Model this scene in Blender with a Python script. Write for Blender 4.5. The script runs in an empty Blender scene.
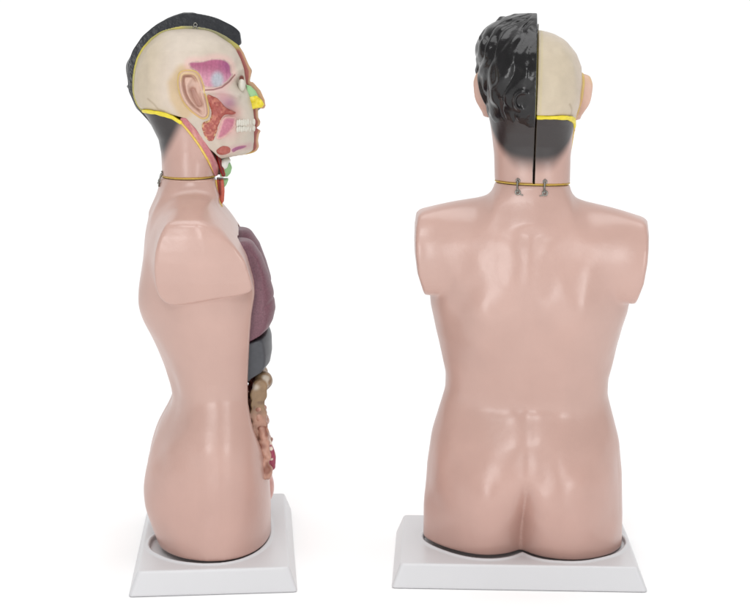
import bpy, math
import numpy as np
np.random.seed(3)
S = 1.0/640.0            # modelling unit -> metres
sc = bpy.context.scene
COL = sc.collection

# ------------------------------------------------------------------ helpers
def lin(c):
    c = np.asarray(c, float)/255.0
    return np.where(c <= 0.04045, c/12.92, ((c+0.055)/1.055)**2.4)

def zs(y): return 550.0 - y                       # heights read from the side view
def zb(y): return 525.0 - (y-25.0)*0.98           # heights read from the back view
def zn(y): return 525.0 - (y-25.0)*0.97           # heights of things on the near side of the side view
def tab(rows, zf=zs, sm=4):
    a = np.array(rows, float); z = zf(a[:, 0]); v = a[:, 1]
    o = np.argsort(z); z = z[o]; v = v[o]
    # resample smoothly
    zz = np.linspace(z[0], z[-1], 400); vv = np.interp(zz, z, v)
    m = int(sm); k = np.exp(-np.linspace(-1.8, 1.8, 2*m+1)**2); k /= k.sum()
    vs = np.convolve(np.pad(vv, m, mode='reflect', reflect_type='odd'), k, 'valid')
    return lambda Z: np.interp(Z, zz, vs)

def smin(a, b, k):
    h = np.clip(0.5+0.5*(b-a)/k, 0, 1)
    return b*(1-h)+a*h-k*h*(1-h)
def smax(a, b, k): return -smin(-a, -b, k)
def gs(d, s): return np.exp(-0.5*(d/s)**2)
def sst(a, b, x):
    t = np.clip((x-a)/(b-a), 0, 1); return t*t*(3-2*t)

def poly(P, U, V):
    """signed distance to a closed 2D outline, negative inside"""
    P = np.array(P, float); d = np.full(np.broadcast(U, V).shape, 1e9); ins = np.zeros(d.shape, bool)
    n = len(P)
    for i in range(n):
        a = P[i]; b = P[(i+1) % n]; e = b-a
        wx = U-a[0]; wy = V-a[1]
        t = np.clip((wx*e[0]+wy*e[1])/(e@e+1e-9), 0, 1)
        d = np.minimum(d, (wx-t*e[0])**2+(wy-t*e[1])**2)
        if a[1] != b[1]:
            c = ((a[1] > V) != (b[1] > V)) & (U < (b[0]-a[0])*(V-a[1])/(b[1]-a[1])+a[0])
            ins ^= c
    d = np.sqrt(d)
    return np.where(ins, -d, d)
def chaikin(P, n=3):
    P = np.array(P, float)
    for _ in range(n):
        Q = np.roll(P, -1, 0); P = np.stack([P*.75+Q*.25, P*.25+Q*.75], 1).reshape(-1, 2)
    return P
def line2(P, U, V):
    P = np.array(P, float); d = np.full(np.broadcast(U, V).shape, 1e9)
    for a, b in zip(P[:-1], P[1:]):
        e = b-a; wx = U-a[0]; wy = V-a[1]
        t = np.clip((wx*e[0]+wy*e[1])/(e@e+1e-9), 0, 1)
        d = np.minimum(d, np.hypot(wx-t*e[0], wy-t*e[1]))
    return d
def tube(P, R, X, Y, Z):
    P = np.array(P, float); R = np.broadcast_to(np.array(R, float), (len(P),))
    d = np.full(np.broadcast(X, Y, Z).shape, 1e9)
    for i in range(len(P)-1):
        a = P[i]; e = P[i+1]-a
        t = np.clip(((X-a[0])*e[0]+(Y-a[1])*e[1]+(Z-a[2])*e[2])/(e@e+1e-9), 0, 1)
        q = np.sqrt((X-a[0]-t*e[0])**2+(Y-a[1]-t*e[1])**2+(Z-a[2]-t*e[2])**2)
        d = np.minimum(d, q-(R[i]*(1-t)+R[i+1]*t))
    return d
def ell(c, r, X, Y, Z):
    q = np.sqrt(((X-c[0])/r[0])**2+((Y-c[1])/r[1])**2+((Z-c[2])/r[2])**2)
    return (q-1)*min(r)
def img(pts, X=0.0):                              # outline on the side -> (forward, up) for something X out to the side
    k = (1500.0-X)/1500.0
    return [((x-213.0)*k, 525.0-(y-25.0)*k) for x, y in pts]
def sidexy(x, y, z):
    k = 1500.0/(1500.0-x); return 213.0+y*k, 25.0+(525.0-z)*k
def smooth_tab(zz, vv, sm=22): return tab([(550-a, b) for a, b in zip(zz, vv)], zs, sm)

_rn = np.random.RandomState(7)
_N = _rn.rand(24, 24, 24)
def noise(x, y, z):
    x, y, z = np.broadcast_arrays(x, y, z)
    xi = np.floor(x).astype(int); yi = np.floor(y).astype(int); zi = np.floor(z).astype(int)
    fx = x-xi; fy = y-yi; fz = z-zi
    fx = fx*fx*(3-2*fx); fy = fy*fy*(3-2*fy); fz = fz*fz*(3-2*fz)
    r = 0
    for i in (0, 1):
        for j in (0, 1):
            for k in (0, 1):
                r = r+_N[(xi+i) % 24, (yi+j) % 24, (zi+k) % 24]*(fx if i else 1-fx)*(fy if j else 1-fy)*(fz if k else 1-fz)
    return r*2-1

def nets(fn, lo, hi, h, smooth=2):
    """surface mesh of fn(X,Y,Z)<0 sampled on a grid"""
    lo = np.array(lo, float); hi = np.array(hi, float)
    ax = [np.arange(lo[i]-1.5*h, hi[i]+2.5*h, h) for i in range(3)]
    X = ax[0][:, None, None]; Y = ax[1][None, :, None]; Z = ax[2][None, None, :]
    F = np.broadcast_to(fn(X, Y, Z), (len(ax[0]), len(ax[1]), len(ax[2]))).astype(np.float32).copy()
    for a in range(3):      # close at the border
        sl = [slice(None)]*3
        for e in (0, -1):
            sl[a] = e; F[tuple(sl)] = np.maximum(F[tuple(sl)], h*0.5)
    s = F < 0
    nx, ny, nz = s.shape
    c = np.zeros((nx-1, ny-1, nz-1), np.uint8)
    offs = [(i, j, k) for i in (0, 1) for j in (0, 1) for k in (0, 1)]
    for i, j, k in offs: c += s[i:nx-1+i, j:ny-1+j, k:nz-1+k]
    act = (c > 0) & (c < 8)
    idx = np.argwhere(act)
    vid = np.full(act.shape, -1, np.int64); vid[act] = np.arange(len(idx))
    val = np.stack([F[idx[:, 0]+i, idx[:, 1]+j, idx[:, 2]+k] for i, j, k in offs], 1)
    acc = np.zeros((len(idx), 3)); cnt = np.zeros(len(idx))
    O = np.array(offs, float)
    for p in range(8):
        for q in range(p+1, 8):
            if abs(O[p]-O[q]).sum() != 1: continue
            a = val[:, p]; b = val[:, q]; m = (a < 0) != (b < 0)
            t = np.where(m, a/(a-b+1e-12), 0)
            acc += np.where(m[:, None], O[p]+(O[q]-O[p])*t[:, None], 0); cnt += m
    V = (idx+acc/cnt[:, None])*h+np.array([a[0] for a in ax])
    faces = []
    for a in range(3):
        b, d = (a+1) % 3, (a+2) % 3
        sl0 = [slice(1, -1)]*3; sl1 = [slice(1, -1)]*3
        sl0[a] = slice(0, -1); sl1[a] = slice(1, None)
        e0 = s[tuple(sl0)]; e1 = s[tuple(sl1)]
        for flip in (0, 1):
            m = (e0 & ~e1) if flip == 0 else (~e0 & e1)
            g = np.argwhere(m)
            if not len(g): continue
            base = g.copy(); base[:, b] += 1; base[:, d] += 1
            q = []
            for db, dd in ((0, 0), (-1, 0), (-1, -1), (0, -1)):
                t = base.copy(); t[:, b] += db; t[:, d] += dd
                q.append(vid[t[:, 0], t[:, 1], t[:, 2]])
            q = np.stack(q, 1)
            if flip == 1: q = q[:, ::-1]
            faces.append(q)
    Fc = np.concatenate(faces)
    Fc = Fc[(Fc >= 0).all(1)]
    if smooth:
        E = np.concatenate([Fc[:, [0, 1]], Fc[:, [1, 2]], Fc[:, [2, 3]], Fc[:, [3, 0]]])
        for it in range(smooth):
            for lam in (0.5, -0.45):
                A = np.zeros_like(V); n = np.zeros(len(V))
                for u, w in ((0, 1), (1, 0)):
                    for k in range(3): A[:, k] += np.bincount(E[:, u], V[E[:, w], k], len(V))
                    n += np.bincount(E[:, u], minlength=len(V))
                V = V+lam*(A/np.maximum(n, 1)[:, None]-V)
    return V, Fc

def link(name, V, F, mat, parent=None, cols=None):
    me = bpy.data.meshes.new(name)
    V = np.asarray(V, float)*S; F = np.asarray(F)
    me.vertices.add(len(V)); me.vertices.foreach_set('co', V.astype(np.float32).ravel())
    me.loops.add(F.size); me.loops.foreach_set('vertex_index', F.astype(np.int32).ravel())
    me.polygons.add(len(F)); me.polygons.foreach_set('loop_start', (np.arange(len(F))*F.shape[1]).astype(np.int32))
    me.polygons.foreach_set('loop_total', np.full(len(F), F.shape[1], np.int32))
    me.update(calc_edges=True); me.validate()
    me.polygons.foreach_set('use_smooth', np.ones(len(me.polygons), bool))
    if cols is not None:
        at = me.color_attributes.new('paint', 'FLOAT_COLOR', 'POINT')
        c = np.ones((len(V), 4), np.float32); c[:, :3] = cols
        at.data.foreach_set('color', c.ravel())
    me.materials.append(mat)
    o = bpy.data.objects.new(name, me); COL.objects.link(o)
    if parent: o.parent = parent
    return o
def sdf(name, fn, lo, hi, h, mat, parent=None, col=None, smooth=2, mirror=False):
    V, F = nets(fn, lo, hi, h, smooth)
    c = col(V[:, 0], V[:, 1], V[:, 2]) if col else None
    if mirror: V = V*np.array([-1, 1, 1]); F = F[:, ::-1]
    return link(name, V, F, mat, parent, c)
def mixc(a, b, t): return a*(1-t[:, None])+b*t[:, None]
def flat(n, c): return np.tile(lin(c), (n, 1))

def mat(name, col=None, rough=0.4, spec=0.5, paint=False, nscale=60, namt=0.06, bump=0.0, bscale=200, metal=0.0, coat=0.0, sss=0.0, rvar=0.0):
    m = bpy.data.materials.new(name); m.use_nodes = True
    nt = m.node_tree; N = nt.nodes; L = nt.links; b = N['Principled BSDF']
    b.inputs['Roughness'].default_value = rough
    b.inputs['Specular IOR Level'].default_value = spec
    b.inputs['Metallic'].default_value = metal
    b.inputs['Coat Weight'].default_value = coat; b.inputs['Coat Roughness'].default_value = 0.12
    if sss: b.inputs['Subsurface Weight'].default_value = sss; b.inputs['Subsurface Radius'].default_value = (0.006, 0.003, 0.002); b.inputs['Subsurface Scale'].default_value = 1.0
    tc = N.new('ShaderNodeTexCoord')
    no = N.new('ShaderNodeTexNoise'); no.inputs['Scale'].default_value = nscale; no.inputs['Detail'].default_value = 5
    L.new(tc.outputs['Object'], no.inputs['Vector'])
    mr = N.new('ShaderNodeMapRange'); mr.inputs['From Min'].default_value = 0.25; mr.inputs['From Max'].default_value = 0.75
    mr.inputs['To Min'].default_value = 1-namt; mr.inputs['To Max'].default_value = 1+namt
    L.new(no.outputs['Fac'], mr.inputs['Value'])
    mx = N.new('ShaderNodeVectorMath'); mx.operation = 'SCALE'
    if paint:
        at = N.new('ShaderNodeAttribute'); at.attribute_name = 'paint'; L.new(at.outputs['Color'], mx.inputs[0])
    else:
        rg = N.new('ShaderNodeRGB'); rg.outputs[0].default_value = (*lin(col), 1); L.new(rg.outputs[0], mx.inputs[0])
    L.new(mr.outputs[0], mx.inputs['Scale']); L.new(mx.outputs[0], b.inputs['Base Color'])
    if rvar:
        n3 = N.new('ShaderNodeTexNoise'); n3.inputs['Scale'].default_value = 38; n3.inputs['Detail'].default_value = 6; n3.inputs['Roughness'].default_value = 0.65
        L.new(tc.outputs['Object'], n3.inputs['Vector'])
        m3 = N.new('ShaderNodeMapRange'); m3.inputs['From Min'].default_value = .3; m3.inputs['From Max'].default_value = .7
        m3.inputs['To Min'].default_value = rough-rvar; m3.inputs['To Max'].default_value = rough+rvar
        L.new(n3.outputs['Fac'], m3.inputs['Value']); L.new(m3.outputs[0], b.inputs['Roughness'])
    if bump:
        n2 = N.new('ShaderNodeTexNoise'); n2.inputs['Scale'].default_value = bscale; n2.inputs['Detail'].default_value = 4
        L.new(tc.outputs['Object'], n2.inputs['Vector'])
        bp = N.new('ShaderNodeBump'); bp.inputs['Strength'].default_value = bump; bp.inputs['Distance'].default_value = 0.002
        L.new(n2.outputs['Fac'], bp.inputs['Height']); L.new(bp.outputs['Normal'], b.inputs['Normal'])
    return m

SKIN = (189, 155, 144)
M_skin = mat('painted_plastic_skin', rough=0.3, spec=0.65, paint=True, nscale=14, namt=0.05, bump=0.3, bscale=40, sss=0.0)
M_ear = mat('ear_plastic', rough=0.42, spec=0.4, paint=True, nscale=60, namt=0.04)
M_skull = mat('painted_bone_plastic', rough=0.5, spec=0.35, paint=True, nscale=70, namt=0.05, bump=0.12, bscale=150)
M_hair = mat('glossy_black_hair', rough=0.2, spec=0.42, paint=True, nscale=80, namt=0.25, bump=0.3, bscale=90, coat=0.0)
M_flesh = mat('painted_flesh', rough=0.4, spec=0.45, paint=True, nscale=300, namt=0.12, bump=0.3, bscale=350)
M_lung = mat('mottled_lung_plastic', col=(114, 79, 89), rough=0.45, spec=0.4, nscale=420, namt=0.24, bump=0.1)
M_liver = mat('slate_liver_plastic', col=(70, 72, 77), rough=0.42, spec=0.45, nscale=160, namt=0.1, bump=0.06)
M_gut = mat('painted_gut_plastic', rough=0.36, spec=0.5, paint=True, nscale=90, namt=0.15, bump=0.1)
M_yellow = mat('yellow_paint', col=(222, 204, 48), rough=0.4, nscale=120, namt=0.12)
M_ochre = mat('pale_yellow_paint', col=(222, 190, 92), rough=0.4, nscale=120, namt=0.12)
M_green = mat('green_cartilage', col=(146, 190, 136), rough=0.4, nscale=120, namt=0.08)
M_white = mat('white_cartilage', col=(222, 224, 216), rough=0.4, nscale=120, namt=0.05)
M_teeth = mat('tooth_enamel', col=(208, 204, 192), rough=0.28, nscale=200, namt=0.05)
M_metal = mat('hook_metal', col=(140, 138, 132), rough=0.3, metal=1.0, nscale=200, namt=0.1)
M_dark = mat('dark_seam', col=(40, 34, 28), rough=0.6)
M_base = mat('white_moulded_plastic', col=(202, 202, 204), rough=0.32, spec=0.45, nscale=10, namt=0.01, bump=0.02, bscale=120)
M_floor = mat('white_tabletop', col=(250, 250, 250), rough=0.9, spec=0.1, nscale=3, namt=0.005)

# ------------------------------------------------------------------ torso
tb = tab([(165, -50), (175, -50), (182, -50), (197, -55), (204, -59.5), (220, -65), (236, -68), (259, -70.5), (282, -71), (298, -70), (309, -66), (330, -60), (349, -52), (378, -41), (394, -38),
          (404, -43), (415, -50), (428, -57), (446, -61), (470, -61), (490, -59), (503, -57), (520, -54), (535, -51), (560, -48)], zs, 18)
tfcut = tab([(160, 2), (175, 2), (182, 3), (202, 9), (215, 18), (229, 26), (245, 34), (259, 38), (270, 41), (282, 41.5), (300, 38.5), (318, 37), (336, 36), (368, 34.6), (389, 35),
             (410, 39), (425, 44), (441, 50), (457, 54), (470, 56), (497, 58), (537, 58), (560, 58)], zs, 6)
tff = tab([(160, 6), (175, 6), (182, 6), (202, 12), (215, 24), (229, 38), (245, 50), (282, 62), (336, 56), (389, 50), (425, 55), (470, 58), (537, 58), (560, 58)], zs, 14)
tw = tab([(160, 35.3), (180, 35.3), (187, 36), (191, 38.5), (195, 43), (199.5, 53), (202.5, 64), (205, 74), (207.5, 82), (210, 87), (214, 91), (228, 95), (260, 97), (285, 97), (305, 95.5), (330, 90), (355, 83), (374, 79.5),
          (390, 79.5), (403, 83), (430, 90.5), (437, 92), (467, 95.5), (508, 97), (545, 96.5), (570, 96.5)], zb, 6)
twb = lambda Z: np.where(Z > 332, np.maximum(tw(np.minimum(Z, 332.0)), 0), tw(Z))
ztr = lambda a: np.interp(a, [0, 30, 36, 39, 43, 53, 64, 76, 92, 120], [376, 373, 367, 362, 358, 354, 351.2, 348.6, 345, 339])
t_cy = smooth_tab([0, 20, 150, 250, 320, 345, 375, 400], [2, 2, 2, 0, -8, -16, -22, -22])
t_p = smooth_tab([0, 20, 60, 150, 250, 315, 346, 400], [2.15, 2.15, 2.2, 2.3, 2.25, 2.15, 2.05, 2.05], 14)
ZB = 18.2; ZT = 373.7
def sect(X, Y, w, bk, fr, cy, p):
    v = Y-cy
    h = np.where(v < 0, cy-bk, fr-cy)
    u = np.abs(X)/w; q = np.abs(v)/h
    r = (u**p+q**p+1e-9)**(1/p)
    return (r-1)*np.minimum(w, h)
STUMP = [((x-213)*.95, 525-(y-25)*.955) for x, y in [(158, 240), (156, 262), (158, 283), (164, 294), (173, 299), (186, 298), (212, 293), (240, 289.5), (251, 286), (255, 277), (254, 262), (248, 246), (240, 230), (228, 216), (212, 207), (196, 204), (178, 209), (165, 222)]]
STUMP = chaikin(STUMP, 2)
xend = tab([(195, 100), (203, 107), (209, 111), (214, 113.5), (225, 115.8), (238, 116.2), (250, 115.8), (270, 112.8), (285, 107.5), (300, 102), (310, 99)], zb)
def cavity_shape(X, Y, Z):
    w = tw(Z); yy = np.minimum(Y, tfcut(Z)-1)
    return sect(X, yy, w*0.97-5, tb(Z)+10, tff(Z)-3, t_cy(Z), t_p(Z))
def carve(X, Y, Z):
    return smax(smax(smax(cavity_shape(X, Y, Z), 12-Y, 2), Z-320, 3), 62-Z, 3)
def cavity(f, X, Y, Z): return smax(f, cavity_shape(X, Y, Z)+1.0, 1.5)
def torso_field(X, Y, Z):
    bk = tb(Z); fr = tff(Z); w = tw(Z)
    aX = np.abs(X)
    cy = t_cy(Z); p = t_p(Z)
    # back relief
    d = 0
    d = d-3.4*gs(X, 17)*gs(Z-262, 42)
    d = d-1.3*gs(X-1.5*np.sin(Z*.02), 5.5)*sst(85, 120, Z)*(1-sst(320, 350, Z))                     # spine groove
    d = d+6.0*gs(aX-45, 16)*gs(Z-248-.2*(X), 22)                                          # shoulder blade tips
    d = d+3.4*gs(aX-86, 17)*gs(Z-298, 20)
    d = d+1.5*gs(X+9, 32)*gs(Z-141, 13)                                           # long back muscles
    d = d+1.8*gs(X+12, 11)*gs(Z-300, 22)+.9*gs(X-14, 12)*gs(Z-292, 26)+1.3*noise(X*.035+2, Y*.02, Z*.03+4)
    d = d-2.5*gs(aX-50, 16)*gs(Z-120, 16)
    d = d-1.6*gs(X, 10)*gs(Z-112, 10)+.9*noise(X*.06+7, Y*.03, Z*.05)
    # buttocks
    d = d+9.5*gs(aX-42, 23)*gs(Z-66, 34)
    cl = sst(108, 34, Z)*23
    aXc = np.abs(X+2.0*np.sin(Z*.045))
    d = d-cl*np.exp(-(aXc/np.interp(Z, [18, 34, 60, 105], [19, 13.5, 8.5, 5]))**1.3)
    d = d-3*gs(aX-94, 10)*gs(Z-95, 28)
    back = np.clip((cy-Y)/20+0.2, 0, 1)
    wb = twb(Z)
    f = sect(X, Y, wb, bk, fr, cy, p)-d*back
    f = smax(f, (Z-ztr(aX)+0.012*(Y+18)**2*sst(10, 60, aX))*.93, 12)
    f = smin(f, smax(sect(X, Y, 35.4+0*Z, bk, fr, cy, 2.1), 336-Z, 6), 9)
    st = poly(STUMP, Y, Z)
    xe = xend(Z)*.975-0.0013*(Y-4)**2
    st = smax(st, aX-xe, 2.6)
    st = smax(st, Z-(363.5-0.2*aX), 5)
    f = smin(f, st, 2.5+10*sst(268, 345, Z)+7*sst(10, -40, Y)*sst(268, 320, Z))
    f = smax(f, Y-tfcut(Z)+0.00028*X*X+8*sst(305, 345, Z)*(aX/110)**2, 2.0+13*sst(312, 345, Z)*(1-sst(349, 360, Z)))
    f = smax(f, -carve(X, Y, Z), 1.0)
    bot = np.where(True, ZB-Z, 0)
    f = smax(f, bot, 1.2)
    f = smax(f, Z-ZT, 1.2)
    return f
def torso_col(x, y, z):
    n = len(x); c = flat(n, SKIN)
    # airbrushed warmth
    c = mixc(c, lin((188, 149, 138)), 0.5*sst(150, 60, z))
    c[carve(x, y, z) < 0.9] = lin((140, 66, 60))
    return c

# profile of the bottom section, reused for the recess of the stand
TH = np.linspace(0, 2*np.pi, 96, endpoint=False)
def bottom_outline():
    pts = []
    rr = np.linspace(20, 130, 440)
    for t in TH:
        x = rr*np.cos(t); y = rr*np.sin(t)+2
        f = torso_field(x, y, np.full_like(x, 34.0))
        i = np.argmax(f > 0); pts.append((x[i], y[i]))
    return pts
OUT = bottom_outline()

# ------------------------------------------------------------------ head fields
sk_b = tab([(28.6, -34), (29.2, -40), (31, -47), (34, -53), (40, -60.5), (47, -67), (53, -71), (59, -74), (68, -76.5), (77, -77.5), (90, -78), (97, -77), (105, -74), (111, -69), (118, -64), (126, -60), (139, -53.5),
            (152, -51), (160, -50.5), (175, -50), (180, -50)])
sk_f = tab([(28.6, -20), (29.2, -10), (31, -3), (34, 3), (40, 12), (44, 18), (49, 22.5), (59, 27.5), (69, 31), (77, 32), (83, 33), (90, 35), (100, 38), (108, 40), (118, 41), (141, 41), (150, 40), (153, 36), (155, 24), (157, 12), (160, 6), (175, 3), (180, 3)])
sk_w = tab([(28, 3), (29.5, 9), (32, 17), (36, 25), (40, 30.5), (46, 35.5), (51, 39.2), (63, 44), (79, 45.5), (95, 44), (105, 41.5), (116, 39), (130, 37), (150, 35.5), (185, 35.5)])
def skull_base(X, Y, Z):
    # jaw cut: lower face is a separate, shallower form
    f = sect(X, Y, sk_w(Z), sk_b(Z), sk_f(Z), np.interp(Z, [370, 420, 470, 530], [-22, -22, -24, -26]), 2.25)
    return f
def skull_X(Y, Z):
    w = sk_w(Z); cy = np.interp(Z, [370, 420, 470, 530], [-22, -22, -24, -26]); v = Y-cy
    h = np.where(v < 0, cy-sk_b(Z), sk_f(Z)-cy)
    q = np.clip(np.abs(v)/h, 0, 0.999)
    return w*(1-q**2.25)**(1/2.25)
# boundary between bone and neck skin
NECKP = img([(120, 113), (146, 112.5), (158, 113.5), (173, 117), (182, 122), (191, 133), (200, 146), (208, 160), (215, 176), (216, 181), (100, 181), (100, 113)], 25)
BONEP = img([(110, -20), (300, -20), (300, 160), (222, 160), (214, 152), (208, 147), (196, 128), (184, 117), (173, 114), (158, 110.5), (146, 109.5), (110, 109.5)], 25)
ARCH = img([(202, 92), (212, 91.5), (222, 92), (230, 93), (238, 96)], 42)
def skull_field(X, Y, Z):
    f = skull_base(X, Y, Z)
    r = skull_rel(X, Y, Z)
    f = f-r*sst(4, 18, X)
    f = smax(f, poly(BONEP, Y, Z), 1.0)
    f = smax(f, Z-521.3, 4)
    return smax(f, 1.3-X, 0.8)
def skull_rel(X, Y, Z):
    r = 0
    t = line2(ARCH, Y, Z)
    r = r+3.8*np.exp(-(t/3.2)**2)                                                 # cheek arch
    r = r+2.6*gs(np.hypot(Y-25, Z-(550-97)), 8)                                    # cheek bone
    r = r-3.6*gs(Y-2, 17)*gs(Z-(550-70), 13)                                       # temple hollow
    r = r+2.6*gs(line2(img([(236, 74), (241, 70), (246, 69)]), Y, Z), 3)           # brow rim
    r = r-8*gs((Y-30)/5.5, 1)*gs((Z-(550-82))/6.5, 1)                              # eye socket
    r = r-4.4*gs(Y-15, 10)*gs(Z-(550-108), 7)                                      # below the arch
    r = r+1.5*gs(Y-38, 6)*gs(Z-(550-124), 9)                                       # tooth bearing bone
    r = r+1.8*np.exp(-(line2(img([(214, 137), (222, 147), (238, 150)]), Y, Z)/5)**2)
    r = r+1.2*noise(X*.08, Y*.08, Z*.08)
    return r
def surfX(Y, Z):
    x = skull_X(Y, Z); return x+skull_rel(x, Y, Z)*sst(4, 18, x)*1.0
TEMP = chaikin(img([(188.4, 62), (192, 60.6), (202.4, 61), (212.7, 57.7), (226, 59), (231.8, 65), (231.8, 72.4), (234.2, 74.6), (229, 82), (221.5, 87), (205, 89), (201.7, 80), (198, 72.4), (189, 68)], 40), 2)
def skull_col(x, y, z):
    n = len(x); c = flat(n, (199, 187, 172))
    ix, iy = sidexy(x, y, z)
    back = sst(150, 175, ix)
    c = mixc(c, lin((190, 176, 150)), 0.7*(1-back))
    c = mixc(c, lin((212, 195, 182)), 0.5*gs(ix-175, 18)*gs(iy-85, 25))
    c = mixc(c, lin((196, 170, 130)), 0.75*sst(10, 3, line2(img([(184, 70), (176, 82), (178, 96), (186, 110)]), y, z)))
    c = mixc(c, lin((222, 176, 172)), 0.55*sst(7, 0, poly(TEMP, y, z)))
    c = mixc(c, lin((150, 108, 138)), 0.8*gs(np.hypot((ix-229)/1.2, iy-103), 5.0))
    c = mixc(c, lin((205, 150, 160)), 0.6*gs(np.hypot(ix-222, iy-97), 6.0))
    c = mixc(c, lin((200, 192, 178)), 0.7*sst(232, 244, ix)*sst(85, 100, iy))
    c = mixc(c, lin((120, 58, 44)), sst(4.2, 2.0, np.hypot((ix-241.5)/.8, iy-78.5)))
    c = mixc(c, lin((128, 74, 74)), .85*sst(1.1, .3, line2(img([(205, 90), (214, 89.6), (222, 87.6), (229, 82.6), (235, 75.5)], 41), y, z))*(x > 20))
    c = mixc(c, lin((196, 182, 140)), .5*sst(6.5, 5.0, x)*sst(3.0, 3.8, x)*(y < 0))
    c = mixc(c, lin((206, 138, 146)), 0.6*gs(np.hypot((ix-228)/1.1, (iy-126)/1.2), 7.5))
    c = mixc(c, lin((196, 120, 120)), 0.5*gs(np.hypot(ix-233, (iy-112)*1.3), 6))
    c = mixc(c, lin((196, 150, 158)), 0.55*sst(6, 0, line2(img([(222, 152), (234, 149), (250, 147)], 30), y, z)))
    # fine dark sutures
    sut = line2(img([(150, 97), (156, 102), (160, 107), (166, 109)]), y, z)
    c = mixc(c, lin((150, 132, 108)), 0.5*np.exp(-(sut/0.9)**2))
    return c
def neck_field(X, Y, Z):
    f = skull_base(X, Y, Z)-0.4
    f = smax(f, poly(NECKP, Y, Z), 1.2)
    f = smax(f, 1.3-X, 0.8)
    return smax(f, 375.2-Z, 1.2)
def nape_dark(x, y, z):
    ix = y+213; iy = 550-z
    # soft lower edge of the airbrushed black nape
    lower = np.interp(ix, [158, 165, 172, 184], [163, 157, 143, 120])+2.0*noise(x*.05, y*.05, z*.02)
    back = sst(9, -14, iy-lower)
    return back
BLACK = (17, 16, 19)
def neck_col(x, y, z):
    c = flat(len(x), SKIN)
    c = mixc(c, lin((190, 152, 141)), 0.5*gs(z-405, 14))
    c = mixc(c, lin(BLACK), 0.97*nape_dark(x, y, z))
    bot = z < 376.6
    c[bot] = lin((170, 130, 60))
    c[x < 2.2] = lin((60, 48, 34))
    return c

# left half
lf_b = tab([(26, -34), (26.6, -38), (28, -42), (31, -52), (38, -62), (47.6, -70.5), (58, -76), (68, -78.6), (79, -80.2), (90, -80.2), (97, -79), (104, -76.5), (111, -71.5), (118, -66), (126, -60.5), (139, -54), (152, -51), (160, -50.5), (180, -50)], zs, 8)
lf_f = tab([(26, -20), (26.6, -14), (28, -6), (31, 3), (36, 13), (41, 20), (45, 25.5), (53, 30.6), (63.6, 35), (71, 38), (77, 38), (83, 37), (88, 40), (95, 42.5), (103, 43.5), (112, 45), (118, 45.2), (122, 47.5), (126, 46.5), (128.5, 46),
            (131, 48), (134.5, 46), (141, 45), (147, 46), (151, 44), (153.5, 40), (155, 33), (156.5, 22), (158, 14), (161, 10), (176, 9), (180, 9)])
lf_w = tab([(25, 3), (27, 12), (30, 22), (36, 33), (45, 41), (55, 46), (70, 49), (90, 48.5), (105, 45.5), (120, 42), (135, 39.5), (150, 37.5), (185, 35.6)])
NOSE = [(0, 39, 466), (0, 45.0, 458), (0, 48.3, 449), (0, 49.3, 444)]
def left_field(X, Y, Z):
    cy = np.interp(Z, [370, 420, 470, 530], [-22, -22, -24, -26])
    f = sect(X, Y, lf_w(Z), lf_b(Z), lf_f(Z), cy, 2.2)
    aX = np.abs(X)
    f = smin(f, tube(NOSE, [2.2, 2.8, 3.4, 3.2], X, Y, Z), 3)
    f = smin(f, ell((-5.5, 43.5, 443), (4.2, 5, 3.6), X, Y, Z), 2)
    r = -4.5*gs(aX-15, 6.5)*gs(Z-(550-80), 4.5)*sst(5, 20, Y)
    r = r+2.0*gs(aX-15, 10)*gs(Z-(550-71), 3.2)*sst(5, 20, Y)
    r = r+2.2*gs(aX-25, 9)*gs(Z-(550-100), 9)*sst(5, 20, Y)
    r = r-1.6*gs(Z-(550-128.5), 1.2)*gs(aX, 9)*sst(30, 40, Y)
    f = f-r
    f = smax(f, Z-524.2, 4)
    f = smax(f, X-0.4, 0.8)
    return smax(f, 375.2-Z, 1.2)
def left_col(x, y, z):
    n = len(x); c = flat(n, SKIN)
    ix = y+213; iy = 550-z
    c = mixc(c, lin((176, 92, 88)), gs((iy-128.5)/3.6, 1)*gs(x/11, 1)*sst(38, 43, y))
    c = mixc(c, lin(BLACK), 0.97*nape_dark(x, y, z))
    med = x > -0.9
    if med.any():
        Y = y[med]; Z = z[med]; IY = 550-Z
        cc = flat(med.sum(), (176, 168, 84))
        cc = mixc(cc, lin((150, 146, 104)), sst(160, 180, Y+213)*sst(240, 228, Y+213)*sst(44, 38, IY))
        cc = mixc(cc, lin((200, 186, 66)), gs(line2(img([(131, 66), (136, 56), (143, 47)]), Y, Z), 5)+gs(np.hypot(Y+213-178, IY-28), 5)*.8)
        face = sst(46, 52, IY)*sst(0, 6, Y)
        cc = mixc(cc, lin((152, 78, 70)), face)
        edge = np.minimum(lf_f(Z)-Y, 9)
        nose = sst(4.5, 3.0, tube([(0, p[1], p[2]) for p in NOSE], [3, 3.4, 4, 4], 0*Y, Y, Z)+3)
        cc = mixc(cc, lin((188, 148, 114)), face*sst(3.0, 1.6, edge))
        cc = mixc(cc, lin((196, 160, 66)), sst(150, 153, IY)*sst(158, 154, IY)*sst(6, 10, Y))
        cc = mixc(cc, lin((40, 32, 24)), sst(-20, -30, Y)*sst(108, 113, IY))
        low = sst(156, 158, IY)*sst(-20, 0, Y)
        cc = mixc(cc, lin((160, 62, 52)), low)
        c[med] = cc
    c[z < 376.6] = lin((150, 112, 50))
    return c
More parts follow.
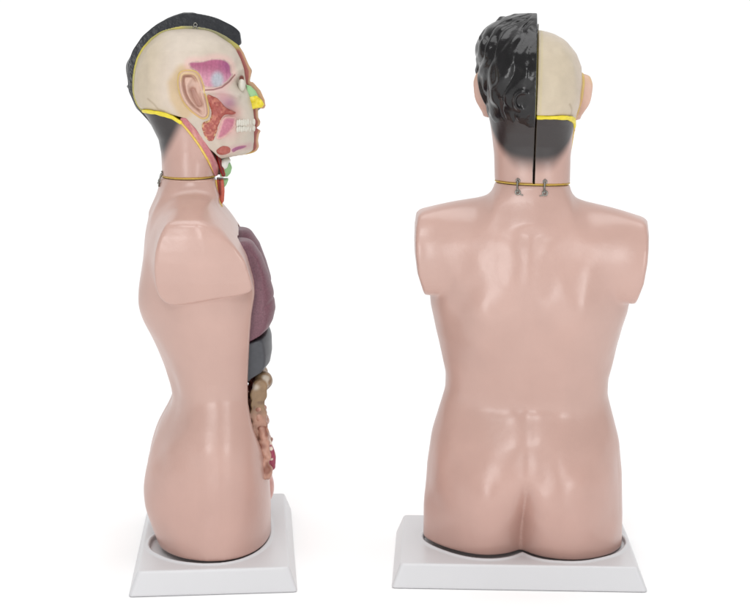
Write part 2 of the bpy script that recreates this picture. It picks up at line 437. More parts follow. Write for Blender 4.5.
# hair
hr_b = tab([(13.2, -33), (14.5, -36), (17, -43), (20, -48), (25, -57), (36, -70), (50, -79.4), (63.5, -84), (75, -84.8), (91, -83.5), (104, -77.5), (113, -71), (120, -66), (127, -61.5), (139, -54.5), (152, -51.5), (180, -50.5)], zs, 9)
hr_f = tab([(13.2, -16), (14.5, -8), (16, -2), (18.5, 5), (21.5, 11), (24, 16.5), (26, 20), (29, 24), (32, 26.7), (41, 28), (45, 28), (60, 20), (180, 0)], zs, 9)
hr_w = tab([(10, 5), (12, 12), (14, 22), (17, 31), (22, 40), (28, 48), (36, 53.5), (45, 57), (55, 57.5), (72, 56), (86, 53), (106, 46.5), (118, 42), (127, 38.5), (168, 35)], zb, 7)
HAIRP = img([(90, -20), (245, -20), (245, 43), (236, 47), (226, 52), (222, 66), (213, 73), (210, 92), (203, 96), (201, 84), (196, 76), (184, 74), (178, 84), (180, 98), (186, 110), (184, 122), (178, 134), (160, 140), (90, 140)])
def locks(X, Y, Z):
    wx = X+10*noise(X*.04+3, Y*.04, Z*.05); wy = Y+12*noise(X*.04, Y*.04+5, Z*.05); wz = Z+12*noise(X*.04, Y*.04, Z*.04+9)
    ang = np.arctan2(wx, wy+28)*7.0
    r1 = 1-np.abs(np.sin(ang+0.045*wz+1.6*noise(X*.045, Y*.045, Z*.045)))
    r2 = noise(wx*.10, wy*.10, wz*.035)
    r3 = np.sin(ang*3.1+0.25*wz)*0.45
    m = .45+.55*sst(-.3, .4, noise(X*.06+8, Y*.06, Z*.05+1))
    return -2.6*m*r1**1.4+2.1*r2+.7*r3+1.5*noise(X*.09, Y*.09+3, Z*.09)*sst(490, 515, Z)
def hair_field(X, Y, Z):
    cy = np.interp(Z, [370, 420, 470, 530], [-22, -22, -24, -26])
    f = sect(X, Y, hr_w(Z), hr_b(Z), hr_f(Z), cy, 2.15)
    iy = 550-Z
    amt = sst(0, -9, X)*sst(138, 104, iy)
    L = locks(X, Y, Z)
    f = f+3.0*sst(110, 132, iy)
    sw = gs(np.hypot(X+12, (Z-(550-95))*0.9), 9)                                   # curled lock at the nape
    swr = np.hypot(X+12, (Z-(550-95))*.9)
    f = f-amt*(L*(1-sw)+1.0)+amt*(2.4*np.exp(-((swr-7.5)/1.6)**2)*sst(-6, 4, -(X+12)+0.3*(Z-455))-2.2*gs(swr, 3.6))*-1*(Y < -20)
    curls = [((-32, -22, 531.5), 4.2, 0.1), ((-19, -26, 536.0), 4.5, 0.4), ((-46, -24, 519), 5, 0.2), ((-26, 14, 522), 5, 0.2)]
    for c, r, _ in curls:
        f = smin(f, tube([(c[0]-6, c[1]-8, c[2]-7), (c[0]-2, c[1]-3, c[2]-1), c, (c[0]+5, c[1]+4, c[2]-3)], [3.2, 3.2, 2.6, 1.6], X, Y, Z), 2.5)
    f = smax(f, poly(HAIRP, Y, Z)-sst(-0, -12, X)*0, 1.5)
    f = smax(f, Z-537.5, 5)
    return smax(f, X-0.1, 0.5)
def hair_col(x, y, z):
    c = flat(len(x), (24, 23, 24))
    c[x > -0.7] = lin((42, 44, 48))
    return c

# ear
EARP = chaikin(img([(179.8, 74), (183, 71.6), (188, 70.8), (195, 71.6), (199, 75), (202, 82), (204.6, 91.5), (207, 103), (208.6, 113), (206.5, 118), (202, 118.6), (197, 115), (191, 110), (184.5, 102), (180.3, 92), (178.8, 82)], 48), 2)
EARRIM = chaikin(img([(178.5, 73.2), (182.4, 70.4), (188, 69.4), (195.6, 70.3), (200.2, 74.4), (203.4, 82), (206.1, 91.5), (208.6, 103), (210.1, 113.6), (207.7, 119.4), (202, 120.1), (196, 116.2), (189.8, 111.2), (183, 103), (178.9, 92.6), (177.4, 82)], 46), 2)
EANTI = img([(191.5, 78), (187.5, 85), (188, 93), (191.5, 101), (196.5, 108)], 48)
ESLIT = img([(193, 90), (195.5, 97), (199.5, 104.5)], 48)
ETRAG = img([(201.5, 94), (203.2, 100)], 48)
def ear_core(X, Y, Z, xs, floor=None):
    d = poly(EARP, Y, Z)
    a = sst(204, 180, Y+213)            # flares out towards its back edge
    top = 3.2+6.3*a*sst(424, 456, Z)*(1-.75*sst(468, 486, Z))+1.2*a
    din = -d
    px = Y+213; py = 550-Z
    ax_ = sst(200.5, 194.5, px+(py-95)*-.28)                                       # 1 on the back side of the ear's long axis
    H = top+2.0*np.exp(-((din-1.9)/1.5)**2)                                        # helix roll
    H = H-2.9*np.exp(-((din-4.7)/1.1)**2)*np.maximum(ax_, sst(82, 76, py))*sst(116, 106, py)
    H = H+1.5*np.exp(-(line2(EANTI, Y, Z)/1.7)**2)                                 # antihelix
    H = H-6.0*np.exp(-(line2(ESLIT, Y, Z)/2.3)**2)                                 # hollow
    H = H+2.0*np.exp(-(line2(ETRAG, Y, Z)/1.7)**2)                                 # tragus
    bulge = 2.2*(1-np.exp(-np.clip(din, 0, 50)/1.0))-2.2
    T = xs0(Y, Z)+H+bulge
    if floor is not None: T = np.maximum(T+1.8, floor(Y, Z)+0.4)
    return smax(d, X-T, 1.2)
def xs0(Y, Z): return np.interp(Z, [425, 450, 480], [37, 40, 41.5])+0*Y
def ear_col(x, y, z):
    c = flat(len(x), (204, 170, 154))
    ix = y+213; iy = 550-z
    c = mixc(c, lin((132, 84, 70)), 0.85*np.exp(-(line2(ESLIT, y, z)/1.9)**2))
    c = mixc(c, lin((184, 142, 128)), 0.6*np.exp(-(line2(ESLIT, y, z)/4.5)**2))
    c = mixc(c, lin((150, 104, 90)), 0.65*np.exp(-((-poly(EARP, y, z)-4.7)/.9)**2)*sst(201, 195, ix+(iy-95)*-.28)*sst(116, 106, iy))
    c = mixc(c, lin((206, 182, 120)), 0.55*np.exp(-((-poly(EARP, y, z)-2.0)/1.6)**2)*sst(84, 74, iy))
    return c

def relief(P, t, r, h0=-2.5, fnX=None, tex=0.0, ts=0.5, edge=0.8):
    fnX = fnX or surfX
    def f(X, Y, Z):
        d = poly(P, Y, Z)
        xs = fnX(Y, Z)
        rr = t*(1-np.exp(np.minimum(d, 0)/r))
        if tex: rr = rr+tex*noise(0*X, Y*ts, Z*ts)+tex*.6*noise(0*X+4, Y*ts*2.1, Z*ts*2.1)
        return smax(smax(d, X-xs-rr, edge), xs+h0-X, edge)
    return f
def strip(P, w, t, fnX=skull_X):
    def f(X, Y, Z):
        d = line2(P, Y, Z)-w
        xs = fnX(Y, Z)
        return smax(smax(d, X-xs-t, 0.8), xs-3-X, 0.8)
    return f
def bounds(P, pad=3, x=(2, 58)):
    P = np.array(P); return (x[0], P[:, 0].min()-pad, P[:, 1].min()-pad), (x[1], P[:, 0].max()+pad, P[:, 1].max()+pad)

# ------------------------------------------------------------------ the model
def tag(o, label=None, cat=None, group=None, kind=None):
    if label: o['label'] = label
    if cat: o['category'] = cat
    if group: o['group'] = group
    if kind: o['kind'] = kind

root = bpy.data.objects.new('anatomical_model', None); COL.objects.link(root); root.empty_display_size = 0.05

torso = sdf('torso_shell', torso_field, (-120, -80, 24), (120, 64, 376), 1.6, M_skin, root, torso_col, smooth=7)

left = sdf('skin_head_half', left_field, (-52, -84, 372), (3, 56, 527), 0.85, M_skin, root, left_col)
skull = sdf('skull_half', skull_field, (0, -82, 378), (52, 46, 524), 0.8, M_skull, root, skull_col)
neckh = sdf('neck_skin_half', neck_field, (0, -80, 372), (44, 8, 442), 0.8, M_skin, root, neck_col)
hair = sdf('hair', hair_field, (-62, -90, 405), (2, 33, 541), 0.8, M_hair, left, hair_col, smooth=1)

# left ear: plain skin coloured, grown out of the skin half
def lear(X, Y, Z): return smax(ear_core(X-6, Y, Z, None), 36-X, 1)
def lear_col(x, y, z): return mixc(ear_col(x, y, z), lin(SKIN), np.full(len(x), .6))
sdf('ear', lear, (34, -38, 428), (62, -2, 483), 0.7, M_ear, left, lear_col, mirror=True)
# closed eye and eyebrow of the left face half
def eyeb(X, Y, Z): return ell((15, 22.5, 470), (7, 6.5, 5), X, Y, Z)
o = sdf('eyelid', eyeb, (6, 12, 462), (24, 32, 478), 0.8, M_skin, left, lambda x, y, z: mixc(flat(len(x), SKIN), lin((70, 40, 34)), gs(z-467.2, .7)), mirror=True)
brow = [(8, 32.2, 478), (16, 29.8, 480.5), (25, 24, 480), (30, 18.5, 477)]
sdf('eyebrow', lambda X, Y, Z: tube(brow, [1.8, 2, 1.7, 1], X, Y, Z), (4, 12, 472), (34, 38, 486), 0.7, M_hair, left, lambda x, y, z: flat(len(x), (40, 34, 32)), mirror=True)

# right ear with its painted rim
def rimf(X, Y, Z):
    return smax(smax(smax(poly(EARRIM, Y, Z), X-np.maximum(xs0(Y, Z)+2.6, surfX(Y, Z)+.6)-1.5*sst(204, 180, Y+213), 1.0), 32-X, 1), -(poly(EARP, Y, Z)+1.2), .5)
rear = sdf('ear', lambda X, Y, Z: smax(ear_core(X, Y, Z, None, surfX), 34-X, 1), (32, -38, 428), (60, -2, 483), 0.6, M_ear, skull, ear_col)
def rim_col(x, y, z):
    c = flat(len(x), (206, 180, 112)); return mixc(c, lin((206, 160, 120)), 0.5*sst(-0.2, 0.6, noise(x*.15, y*.15, z*.15)))
sdf('ear_rim', rimf, (30, -40, 426), (56, 0, 484), 0.6, M_ear, skull, rim_col)

# temple muscle: magenta wash with a grey window, dark crease below
def temp_col(x, y, z):
    ix, iy = sidexy(x, y, z); d = poly(TEMP, y, z); n = len(x)
    c = flat(n, (164, 92, 120))
    c = mixc(c, lin((204, 148, 166)), sst(64, 82, iy)*0.85)
    c = mixc(c, lin((150, 82, 124)), 0.8*gs(ix-228, 5)*gs(iy-66, 7))
    c = mixc(c, lin((200, 176, 164)), 0.95*sst(-2.6, -0.3, d))
    c = mixc(c, lin((170, 178, 186)), 0.9*sst(1.35, 0.5, np.hypot((ix-217.5)/6.5, (iy-80)/8.5)))
    c = mixc(c, lin((104, 56, 56)), sst(1.3, .4, line2(img([(203, 89.5), (214, 89), (222, 87), (229, 82), (235, 75)]), y, z)))
    c = mixc(c, lin((104, 56, 56)), .8*sst(.9, .2, line2(img([(203, 89.5), (214, 89), (222, 87), (229, 82), (235, 75)], 40), y, z)))
    st = noise(0*x, y*.9, z*.12); c = c*(1+0.12*st[:, None])
    return c
tempX = surfX
lo, hi = bounds(TEMP, x=(24, 54))
sdf('temple_muscle', relief(TEMP, 1.3, 3.5, fnX=tempX, h0=-1.5), lo, hi, 0.6, M_flesh, skull, temp_col)

PAR = chaikin(img([(206.5, 94), (212, 95), (218.6, 99), (222.5, 104), (226, 108.5), (234.5, 112.6), (237, 114), (233, 116), (226, 114.8), (222.5, 117.5), (219.5, 124), (217, 133), (214.5, 140), (211.5, 142.5), (207.5, 141), (203.5, 134), (201.3, 126), (204, 121.5), (209.4, 121), (212, 114), (209, 104)], 42), 2)
def par_col(x, y, z):
    c = flat(len(x), (166, 88, 80)); nn = noise(0*x, y*.45, z*.45)
    c = mixc(c, lin((190, 118, 102)), sst(-.1, .5, nn)); d = poly(PAR, y, z); iy = 550-z
    dots = sst(0.15, .45, noise(0*x+9, y*.7, z*.7))*sst(-2.4, -.4, d)*sst(112, 118, iy)
    return mixc(c, lin((232, 206, 150)), dots)
faceX = surfX
lo, hi = bounds(PAR, x=(20, 54))
sdf('parotid_gland', relief(PAR, 3.6, 2.4, fnX=faceX, tex=.7, ts=.45), lo, hi, 0.5, M_flesh, skull, par_col)
MAS = chaikin(img([(222.5, 118.5), (227, 116.5), (232, 117), (237, 118), (236, 127), (231, 134), (223, 140), (215.5, 140.5), (218, 132), (220.5, 124)], 40), 2)
lo, hi = bounds(MAS, x=(14, 54))
sdf('cheek_muscle', relief(MAS, 2.2, 2.2, tex=.25, ts=.6), lo, hi, 0.6, M_flesh, skull, lambda x, y, z: mixc(flat(len(x), (186, 116, 134)), lin((222, 182, 174)), sst(-3.5, -.3, poly(MAS, y, z))))
SUB = chaikin(img([(215.8, 151), (219, 147.6), (223, 145.8), (228, 146.4), (231.5, 149.5), (230.5, 153.3), (224, 155.6), (218, 154.6)], 34), 2)
def jawX(Y, Z): return np.maximum(surfX(Y, np.maximum(Z, 404)), 6)
lo, hi = bounds(SUB, x=(4, 48))
sdf('salivary_gland', relief(SUB, 3.4, 2, fnX=jawX, tex=.5, ts=.5, h0=-12), lo, hi, 0.5, M_flesh, skull, lambda x, y, z: flat(len(x), (172, 96, 86)))
DIG = chaikin(img([(230, 150), (234, 147), (241, 145.6), (248, 146.2), (247, 148.6), (240, 151), (233, 154)], 30), 2)
lo, hi = bounds(DIG, x=(4, 48))
sdf('chin_muscle', relief(DIG, 1.8, 1.6, fnX=jawX, h0=-8), lo, hi, 0.5, M_flesh, skull, lambda x, y, z: mixc(flat(len(x), (158, 100, 130)), lin((206, 160, 160)), sst(-1.5, 0, poly(DIG, y, z))))

# eyeball, nasal cartilage, fatty nose tip
sdf('eyeball', lambda X, Y, Z: ell((18.0, 28.2, 465.2), (4.6, 3.6, 6.4), X, Y, Z), (9, 18, 456), (26, 36, 476), 0.6, M_teeth, skull)
NG = img([(246, 84.5), (250.5, 86), (255.5, 91), (258.5, 97), (250, 97), (247, 94)])
sdf('nasal_cartilage', lambda X, Y, Z: smax(smax(poly(NG, Y, Z), X-6-0.25*(45-Y), 1.2), 1.2-X, .6), (0, 30, 450), (14, 49, 468), 0.5, M_green, skull)
NY = img([(248, 96), (256.5, 95.5), (262, 100.5), (264, 104.5), (262, 107.5), (255, 108.5), (249, 110.5), (247.5, 104)])
def noseY(X, Y, Z):
    f = smax(smax(poly(NY, Y, Z), X-9-1.2*noise(0*X, Y*.3, Z*.3), 2.5), 1.2-X, .6); return f
sdf('nose_tip', noseY, (0, 32, 436), (14, 54, 457), 0.5, M_yellow, skull)
# teeth: one row above, one below
for row, (iy0, hh) in enumerate(((121.4, 3.6), (127.6, 3.2))):
    def tf(X, Y, Z, iy0=iy0, hh=hh):
        f = None
        for k in range(9):
            t = k/8.0
            ty = 40.5-16.5*t; z = 550-iy0+(0.5 if k % 2 else -.2)
            xx = surfX(np.array(min(ty, 39.0)), np.array(550.0-iy0)); tx = float(xx)+0.9
            e = ell((max(tx, 3), ty, z), (2.2, 1.5, hh), X, Y, Z)
            f = e if f is None else np.minimum(f, e)
        return f
    sdf('teeth', tf, (0, 20, 550-iy0-6), (44, 46, 550-iy0+6), 0.45, M_teeth, skull, smooth=1)

# yellow cut line along the nape and down the side of the neck
YL = img([(144, 111.5), (150, 111.4), (158, 112.4), (166, 114), (173, 116.4), (181, 121.5)], 26)
def capX(Y, Z): return np.maximum(skull_X(Y, Z), 0)
sdf('fat_layer', lambda X, Y, Z: smax(smax(line2(YL, Y, Z)-1.9-0.5*noise(X*.2, Y*.2, 0*Z), skull_base(X, Y, Z)-2.0, 1.0), 1.5-X, .6), (0, -74, 424), (50, -28, 444), 0.6, M_yellow, skull)
YN = img([(181, 121.5), (187, 128.5), (193, 136), (200, 146), (207, 158), (212, 168), (215, 175)], 34)
sdf('fat_line', lambda X, Y, Z: smax(line2(YN, Y, Z)-1.1, np.abs(skull_base(X, Y, Z))-1.4, .6)+0*X, (6, -36, 374), (50, 6, 432), 0.6, M_ochre, neckh)
MS = img([(184, 119.5), (188, 124), (194, 131), (200, 139), (205, 147), (210, 156), (214, 165), (217.5, 175)], 32)
def ms_col(x, y, z):
    c = flat(len(x), (186, 112, 118)); return mixc(c, lin((216, 168, 150)), 0.5*sst(-.2, .6, noise(x*.1, y*.5+z*.2, z*.12)))
sdf('neck_muscle', lambda X, Y, Z: smax(smax(line2(MS, Y, Z)-3.2, skull_base(X, Y-1.5, Z)-0.6, .8), 1.5-X, .6), (0, -34, 374), (50, 14, 434), 0.6, M_flesh, neckh, ms_col)
VS = img([(216, 152), (218, 160), (220.5, 168), (222.5, 175)], 12)
sdf('neck_vessel', lambda X, Y, Z: tube([(12, a+1, b) for a, b in VS], [2.2, 2.2, 2.2, 2], X, Y, Z), (6, -4, 372), (18, 16, 404), 0.6, M_flesh, neckh, lambda x, y, z: mixc(flat(len(x), (176, 46, 38)), lin((96, 24, 26)), gs((y+213)-217.5-(550-z-152)*.28, 1)))
# throat: hyoid, thyroid cartilage, red windpipe front
sdf('hyoid_bone', lambda X, Y, Z: smin(ell((0, 12.5, 389.5), (13, 5.2, 3.6), X, Y, Z), ell((9, 10, 386), (5, 5, 5), X, Y, Z), 2), (-14, 4, 378), (16, 20, 396), 0.6, M_white, neckh)
TH_ = img([(220, 176), (221, 168), (225, 163.5), (230, 162.5), (232, 167.5), (230.5, 173), (227.5, 176.3)])
sdf('throat_cartilage', lambda X, Y, Z: smax(poly(TH_, Y, Z), np.abs(X)-11+0.5*(Y-8), 2.0), (-14, 5, 372), (14, 21, 390), 0.6, M_green, neckh)
TL = img([(221, 178.5), (228.5, 178.8), (226.5, 184), (223.5, 188), (221, 188)])
sdf('windpipe_cartilage', lambda X, Y, Z: smax(poly(TL, Y, Z), np.abs(X)-9, 2.0), (-12, 5, 360), (12, 18, 373), 0.6, M_green, torso)
TR = img([(216.5, 178.4), (223.5, 178.4), (224.6, 190), (224, 200), (221.6, 203.5), (219, 199), (217.4, 190)])
sdf('windpipe', lambda X, Y, Z: smax(poly(TR, Y, Z), np.abs(X)-13, 2.5), (-15, 0, 344), (15, 14, 373), 0.6, M_flesh, torso,
    lambda x, y, z: mixc(flat(len(x), (204, 98, 78)), lin((110, 24, 20)), gs((y+213)-219.6-(550-z-178)*.03, .9)*sst(198, 192, 550-z)))
sdf('neck_fat_edge', lambda X, Y, Z: tube([(17, a-213, 550-b) for a, b in ((216, 178.8), (217.2, 190), (219, 199), (222, 204.5))], 0.9, X, Y, Z), (14, 0, 344), (20, 12, 374), 0.5, M_ochre, torso)

# seam at the neck: thin yellow line, dark disc below painted as the gap's shade
def nring(z0, t, grow, y0=-999):
    def f(X, Y, Z):
        g = sect(X, Y, 35.6+0*Z, -50.0+0*Z, 3.0+0*Z, -22, 2.1)
        return smax(g-grow, np.abs(Z-z0)-t, .3)
    return f
sdf('neck_seam_line', nring(374.9, .5, .5), (-40, -56, 373), (40, 8, 378), 0.5, M_ochre, neckh)
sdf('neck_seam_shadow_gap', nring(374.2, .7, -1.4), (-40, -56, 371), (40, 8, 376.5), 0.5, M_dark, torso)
bpy.data.objects['neck_seam_shadow_gap'].name = 'neck_gap_shade_disc'

# metal hooks and eyes
def ring(c, R, r, ax, X, Y, Z):
    if ax == 'y': return np.hypot(np.hypot(X-c[0], Z-c[2])-R, Y-c[1])-r
    return np.hypot(np.hypot(Y-c[1], Z-c[2])-R, X-c[0])-r
for hx in (-14.0, 11.5):
    ysamp = np.linspace(-75, -30, 181)
    lowy = [ysamp[np.argmax(torso_field(np.array([hx]), ysamp, np.full(181, zq)) < 0)] for zq in (364.0, 367.0, 370.0)]
    yb_ = -22-28*(1-(abs(hx)/35.6)**2.1)**(1/2.1)-.2; yl = min(lowy[0], yb_)
    def hk(X, Y, Z):
        f = ring((hx, yb_-1.0, 375.2), 1.7, .65, 'y', X, Y, Z-3.0)
        f = np.minimum(f, tube([(hx, yb_+2.5, 377.5), (hx, yb_-1.5, 377.0)], .8, X, Y, Z-3.0))
        f = np.minimum(f, tube([(hx-.4, yb_-2.0, 374.5), (hx-.6, .5*(yb_+yl)-1.6, 369), (hx-.3, yl-.9, 365.6)], [1.0, .9, 1.1], X, Y, Z-3.0))
        f = np.minimum(f, ring((hx, yl-.4, 364.8), 2.1, .8, 'y', X, Y, Z-3.0))
        f = np.minimum(f, tube([(hx+2, yl-.7, 363.2), (hx+(4.6 if hx < 0 else -4.6), yl-1.0, 362.2)], .6, X, Y, Z-3.0))
        return f
    sdf('metal_hook', hk, (hx-7, yl-6, 360), (hx+7, yb_+4, 384), 0.32, M_metal, torso, smooth=1)
def ey(X, Y, Z):
    f = ring((1.6, -17.5, 525.2), 1.7, .6, 'x', X, Y, Z)
    f = np.minimum(f, ring((1.6, -17.5, 521.6), 1.9, .6, 'x', X, Y, Z))
    return np.minimum(f, tube([(1.6, -19.5, 519.8), (1.6, -14.5, 519.8)], .5, X, Y, Z))
sdf('metal_eyelet', ey, (-1, -23, 516), (4, -11, 529), 0.3, M_metal, skull, smooth=1)

# organs
lg_f = tab([(228, 24), (233, 31), (241, 38), (256, 47.6), (275, 54.5), (291, 59), (309, 61), (320, 58.6), (328, 54.5), (334, 48), (339, 38)], zn)
lg_b = tab([(228, 14), (240, 10), (339, 16)], zn)
def lungf(cx, w):
    def f(X, Y, Z):
        q = sect(X-cx, Y, w*np.interp(Z, [208, 250, 300, 330], [1, 1, .8, .3]), lg_b(Z), lg_f(Z), 22, 2.4)
        g = gs(line2([(22, 235), (62, 262)], Y, Z), 1.0)*0.9
        return cavity(smax(smax(q+g, Z-316, 5), 220-Z, 2), X, Y, Z)
    return f
sdf('lung', lungf(40, 36), (0, 6, 212), (84, 66, 330), 1.0, M_lung, torso)
sdf('lung', lungf(-40, 36), (-84, 6, 212), (0, 66, 330), 1.2, M_lung, torso)
M_pink = mat('pink_membrane', col=(190, 110, 122), rough=.4)
sdf('diaphragm', lambda X, Y, Z: cavity(smax(sect(X, Y, 76+0*Z, 8+0*Z, np.interp(Z, [216, 230], [42, 56])-.03*np.abs(X), 14, 2.4), np.abs(Z-221.5-.3*(Y-38))-1.3, .8), X, Y, Z), (-80, 5, 208), (80, 62, 232), 1.0, M_pink, torso)
lv_f = tab([(331, 52), (334, 55.5), (341, 58), (354.5, 58.4), (365, 56.6), (372, 51), (378, 40)], zn)
sdf('liver', lambda X, Y, Z: cavity(smax(smax(sect(X-14, Y, 62+0*Z, 4+0*Z, lv_f(Z), 16, 2.6), Z-220-.3*(Y-38), 3), (183+.16*(X-40)*-1+.3*(Y-38))-Z, 4), X, Y, Z), (-50, 2, 168), (80, 64, 230), 1.1, M_liver, torso)
M_sto = mat('stomach_plastic', col=(206, 150, 138), rough=.36, nscale=80, namt=.1)
sdf('stomach', lambda X, Y, Z: smin(ell((-46, 34, 190), (26, 20, 22), X, Y, Z), ell((-22, 36, 176), (22, 15, 12), X, Y, Z), 8), (-74, 10, 162), (6, 58, 216), 1.3, M_sto, torso)
def chain(P, r, step, amp):
    P = np.array(P, float); out = []
    L = np.r_[0, np.cumsum(np.linalg.norm(np.diff(P, axis=0), axis=1))]
    t = np.arange(0, L[-1], step); Q = np.stack([np.interp(t, L, P[:, i]) for i in range(3)], 1)
    return Q
COLON = [(52, 50, 92), (52, 49, 108), (54, 47, 126), (54, 44, 144), (56, 43, 160), (52, 45, 174), (40, 50, 180), (20, 50, 172), (0, 49, 166), (-24, 48, 168), (-50, 44, 174), (-62, 40, 150), (-62, 38, 120), (-56, 40, 96)]
Q = chain(COLON, 0, 9.5, 0)
def colf(X, Y, Z):
    f = np.full(np.broadcast(X, Y, Z).shape, 1e9)
    for i, q in enumerate(Q):
        f = smin(f, ell(q, (8.0, 7.6, 7.4) if i % 2 else (9.2, 8.8, 8.4), X, Y, Z), 1.8)
    return cavity(f, X, Y, Z)
def gut_col(x, y, z):
    c = flat(len(x), (138, 112, 84)); iy = 550-z
    c = mixc(c, lin((104, 78, 60)), sst(.1, .6, noise(x*.2+5, y*.2, z*.2))*.7)
    c = mixc(c, lin((184, 138, 120)), sst(392, 410, iy)*.8)
    return mixc(c, lin((196, 186, 172)), sst(.3, .65, noise(x*.12, y*.12, z*.12))*.8)
sdf('colon', colf, (-76, 24, 78), (76, 64, 196), 1.1, M_gut, torso, gut_col)
rs = np.random.RandomState(5)
IP = []
for r in range(8):
    zz = 152-8.6*r; xs_ = np.linspace(-44, 50, 8)
    if r % 2: xs_ = xs_[::-1]
    for i, x in enumerate(xs_): IP.append((x, 44+1.4*r+rs.uniform(-3, 3)-abs(x)*.03, zz+rs.uniform(-3, 3)))
IP = np.array(IP)
def intf(X, Y, Z):
    f = tube(IP, 5.6, X, Y, Z)
    return f-1.8*noise(X*.2, Y*.2, Z*.2)
sdf('small_intestine', intf, (-56, 30, 76), (62, 68, 162), 1.3, M_gut, torso, lambda x, y, z: mixc(flat(len(x), (184, 140, 122)), lin((140, 92, 76)), sst(-.3, .5, noise(x*.17, y*.17, z*.17))))
# lower organs showing in front of the hip
sdf('mesentery', lambda X, Y, Z: smin(tube([(44, 50, 130), (47, 54, 118), (46, 57.5, 106), (42, 57.5, 94)], [2.6, 3.2, 3.8, 3.4], X, Y, Z), tube([(50, 48, 128), (51, 51, 112), (48, 54, 98)], 2.2, X, Y, Z), 1), (34, 40, 84), (58, 66, 136), 0.8, M_flesh, torso,
    lambda x, y, z: mixc(flat(len(x), (150, 60, 84)), lin((222, 206, 190)), sst(.05, .4, noise(x*.3, y*.3, z*.3))))
sdf('bladder', lambda X, Y, Z: smin(ell((0, 51.5, 86), (24, 9.5, 13), X, Y, Z), ell((0, 53.5, 62), (16, 7.5, 15), X, Y, Z), 5), (-28, 36, 46), (28, 64, 102), 1.1, M_gut, torso, lambda x, y, z: flat(len(x), (204, 150, 140)))

# ------------------------------------------------------------------ stand
def make_stand(sx, sy, sr, tx, ty, tr, gx, gy):
    pts = []
    for x, y in OUT:
        x += gx; y += gy
        wxx = tx+(x*math.cos(tr)-y*math.sin(tr)); wyy = ty+(x*math.sin(tr)+y*math.cos(tr))
        dx, dy = wxx-sx, wyy-sy
        pts.append((dx*math.cos(sr)+dy*math.sin(sr), -dx*math.sin(sr)+dy*math.cos(sr)))
    def f_(X, Y, Z):
        bw = np.interp(Z, [0, 2.2, 21], [118.5, 118.2, 110.5]); bd = np.interp(Z, [0, 2.2, 21], [77.5, 77.2, 70.0])
        f = smax(np.abs(X)-bw, np.abs(Y)-bd, 3.5)
        f = smax(f, Z-21, 1.6); f = smax(f, -Z, .5)
        d = poly(pts, X, Y)
        rec = smax(d-1.3, 17.6-Z, 1.2)
        lip = smax(np.abs(d-3.2)-1.7, Z-22.6, 1.6)
        f = smin(f, smax(lip, 15-Z, 1), 1.5)
        return smax(f, -rec, 1.0)
    o = sdf('display_stand', f_, (-121, -80, -1), (121, 80, 24), 1.1, M_base, None, None, smooth=2)
    o.location = (sx*S, sy*S, 0); o.rotation_euler = (0, 0, sr)
    return o

# ------------------------------------------------------------------ two copies
def children(o): return [c for c in bpy.data.objects if c.parent == o]
def copy_tree(o, parent=None):
    kids = children(o)
    c = o.copy(); COL.objects.link(c)
    if parent: c.parent = parent
    for k in kids: copy_tree(k, c)
    return c
def wx(px, d=1500.0): return (px-375.0)*d/1500.0*S
root2 = copy_tree(root)
K = 0.65
G = 'anatomical torso models on white stands'; G2 = 'white display stands under the torso models'
xa = wx(213); ya = math.atan(-xa/2.344)*0.95
ys = math.atan(-xa/2.344)*.75
root.location = (xa, 0, 0); root.rotation_euler = (0, 0, -math.pi/2+ya)
xb = wx(521.5, 1470); yb2 = -math.atan(xb/2.3)*.9; ys2 = -math.atan(xb/2.3)*.45
root2.location = (xb, -30*S, -1.0*S); root2.rotation_mode = 'XYZ'; root2.rotation_euler = (0, math.radians(1.55), yb2)
stand = make_stand(216.5-375, 0, -math.pi/2+ys, xa/S, 0, -math.pi/2+ya, 0, -3.0)
stand2 = make_stand((515-375)*.98, -30, ys2, xb/S, -30, yb2, 2.5, -.5)
tag(root, 'torso model in profile facing right, with exposed skull half, ear and jaw glands showing', 'anatomical model', G)
tag(root2, 'torso model seen from behind with glossy black hair on its left head half', 'anatomical model', G)
tag(stand, 'narrow-looking white plastic stand under the torso model that faces right', 'display stand', G2)
tag(stand2, 'wide white plastic stand under the torso model seen from behind', 'display stand', G2)

# ------------------------------------------------------------------ surface, light, camera
fl = link('tabletop', np.array([(-9000, -6000, -0.3), (9000, -6000, -0.3), (9000, 16000, -0.3), (-9000, 16000, -0.3)], float), np.array([(0, 1, 2, 3)]), M_floor)
tag(fl, kind='structure')

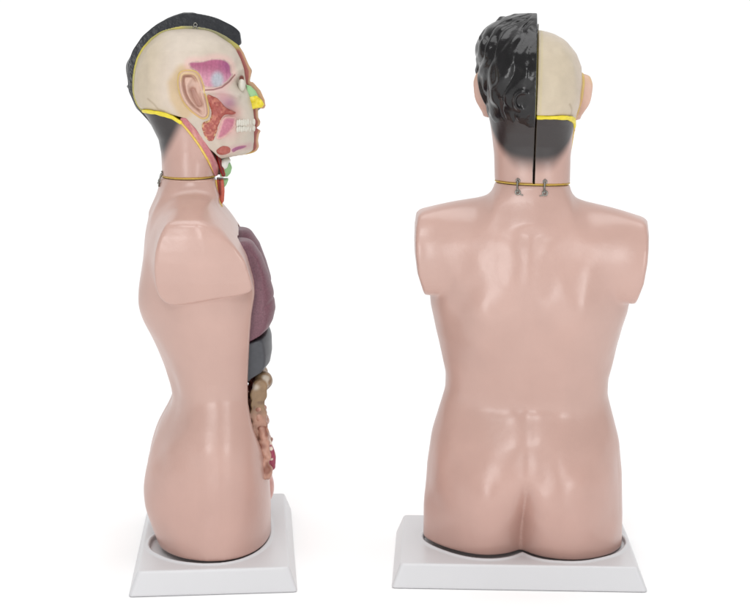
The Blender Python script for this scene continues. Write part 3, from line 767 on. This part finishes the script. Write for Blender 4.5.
w = bpy.data.worlds.new('World'); sc.world = w; w.use_nodes = True
nt = w.node_tree; N = nt.nodes; L = nt.links; bg = N['Background']
tc = N.new('ShaderNodeTexCoord'); sp = N.new('ShaderNodeSeparateXYZ'); L.new(tc.outputs['Generated'], sp.inputs[0])
mr = N.new('ShaderNodeMapRange'); mr.interpolation_type = 'SMOOTHSTEP'
mr.inputs['From Min'].default_value = 0.05; mr.inputs['From Max'].default_value = 0.55
mr.inputs['To Min'].default_value = 0.38; mr.inputs['To Max'].default_value = 1.03
L.new(sp.outputs['Y'], mr.inputs['Value'])
bg.inputs['Color'].default_value = (1, 1, 1, 1); L.new(mr.outputs[0], bg.inputs['Strength'])

def area(name, loc, tgt, size, power, col=(1, 1, 1)):
    l = bpy.data.lights.new(name, 'AREA'); l.shape = 'RECTANGLE'; l.size = size[0]; l.size_y = size[1]; l.energy = power; l.color = col
    o = bpy.data.objects.new(name, l); COL.objects.link(o); o.location = loc
    import mathutils
    d = mathutils.Vector(tgt)-mathutils.Vector(loc); o.rotation_euler = d.to_track_quat('-Z', 'Y').to_euler()
    o['kind'] = 'structure'
    return o
area('softbox_lamp', (-0.25, -2.0, 1.55), (0, 0, .45), (.55, .4), 7.5)
area('softbox_lamp', (-0.62, -2.1, 0.55), (0.1, 0, .3), (.5, .55), 6.5)
area('softbox_lamp', (1.15, -2.1, 0.55), (0.1, 0, .3), (.5, .55), 6.5)
sun = bpy.data.lights.new('tabletop_fill_sun', 'SUN'); sun.energy = 1.7; sun.angle = math.radians(50)  # added sun fill, whitens the tabletop out to its far edge
so = bpy.data.objects.new('tabletop_fill_sun', sun); COL.objects.link(so); so.rotation_euler = (math.radians(10), 0, 0); so.location = (0, 0, 3)

cam = bpy.data.cameras.new('camera'); co = bpy.data.objects.new('camera', cam); COL.objects.link(co)
co.location = (0, -1500*S, 525*S); co.rotation_euler = (math.pi/2, 0, 0)
cam.sensor_width = 36; cam.lens = 72; cam.shift_y = -(305.5-25)/750.0; cam.clip_end = 100; cam.clip_start = .05
sc.camera = co
sc.view_settings.view_transform = 'Standard'; sc.view_settings.look = 'None'; sc.view_settings.exposure = 0; sc.view_settings.gamma = 1
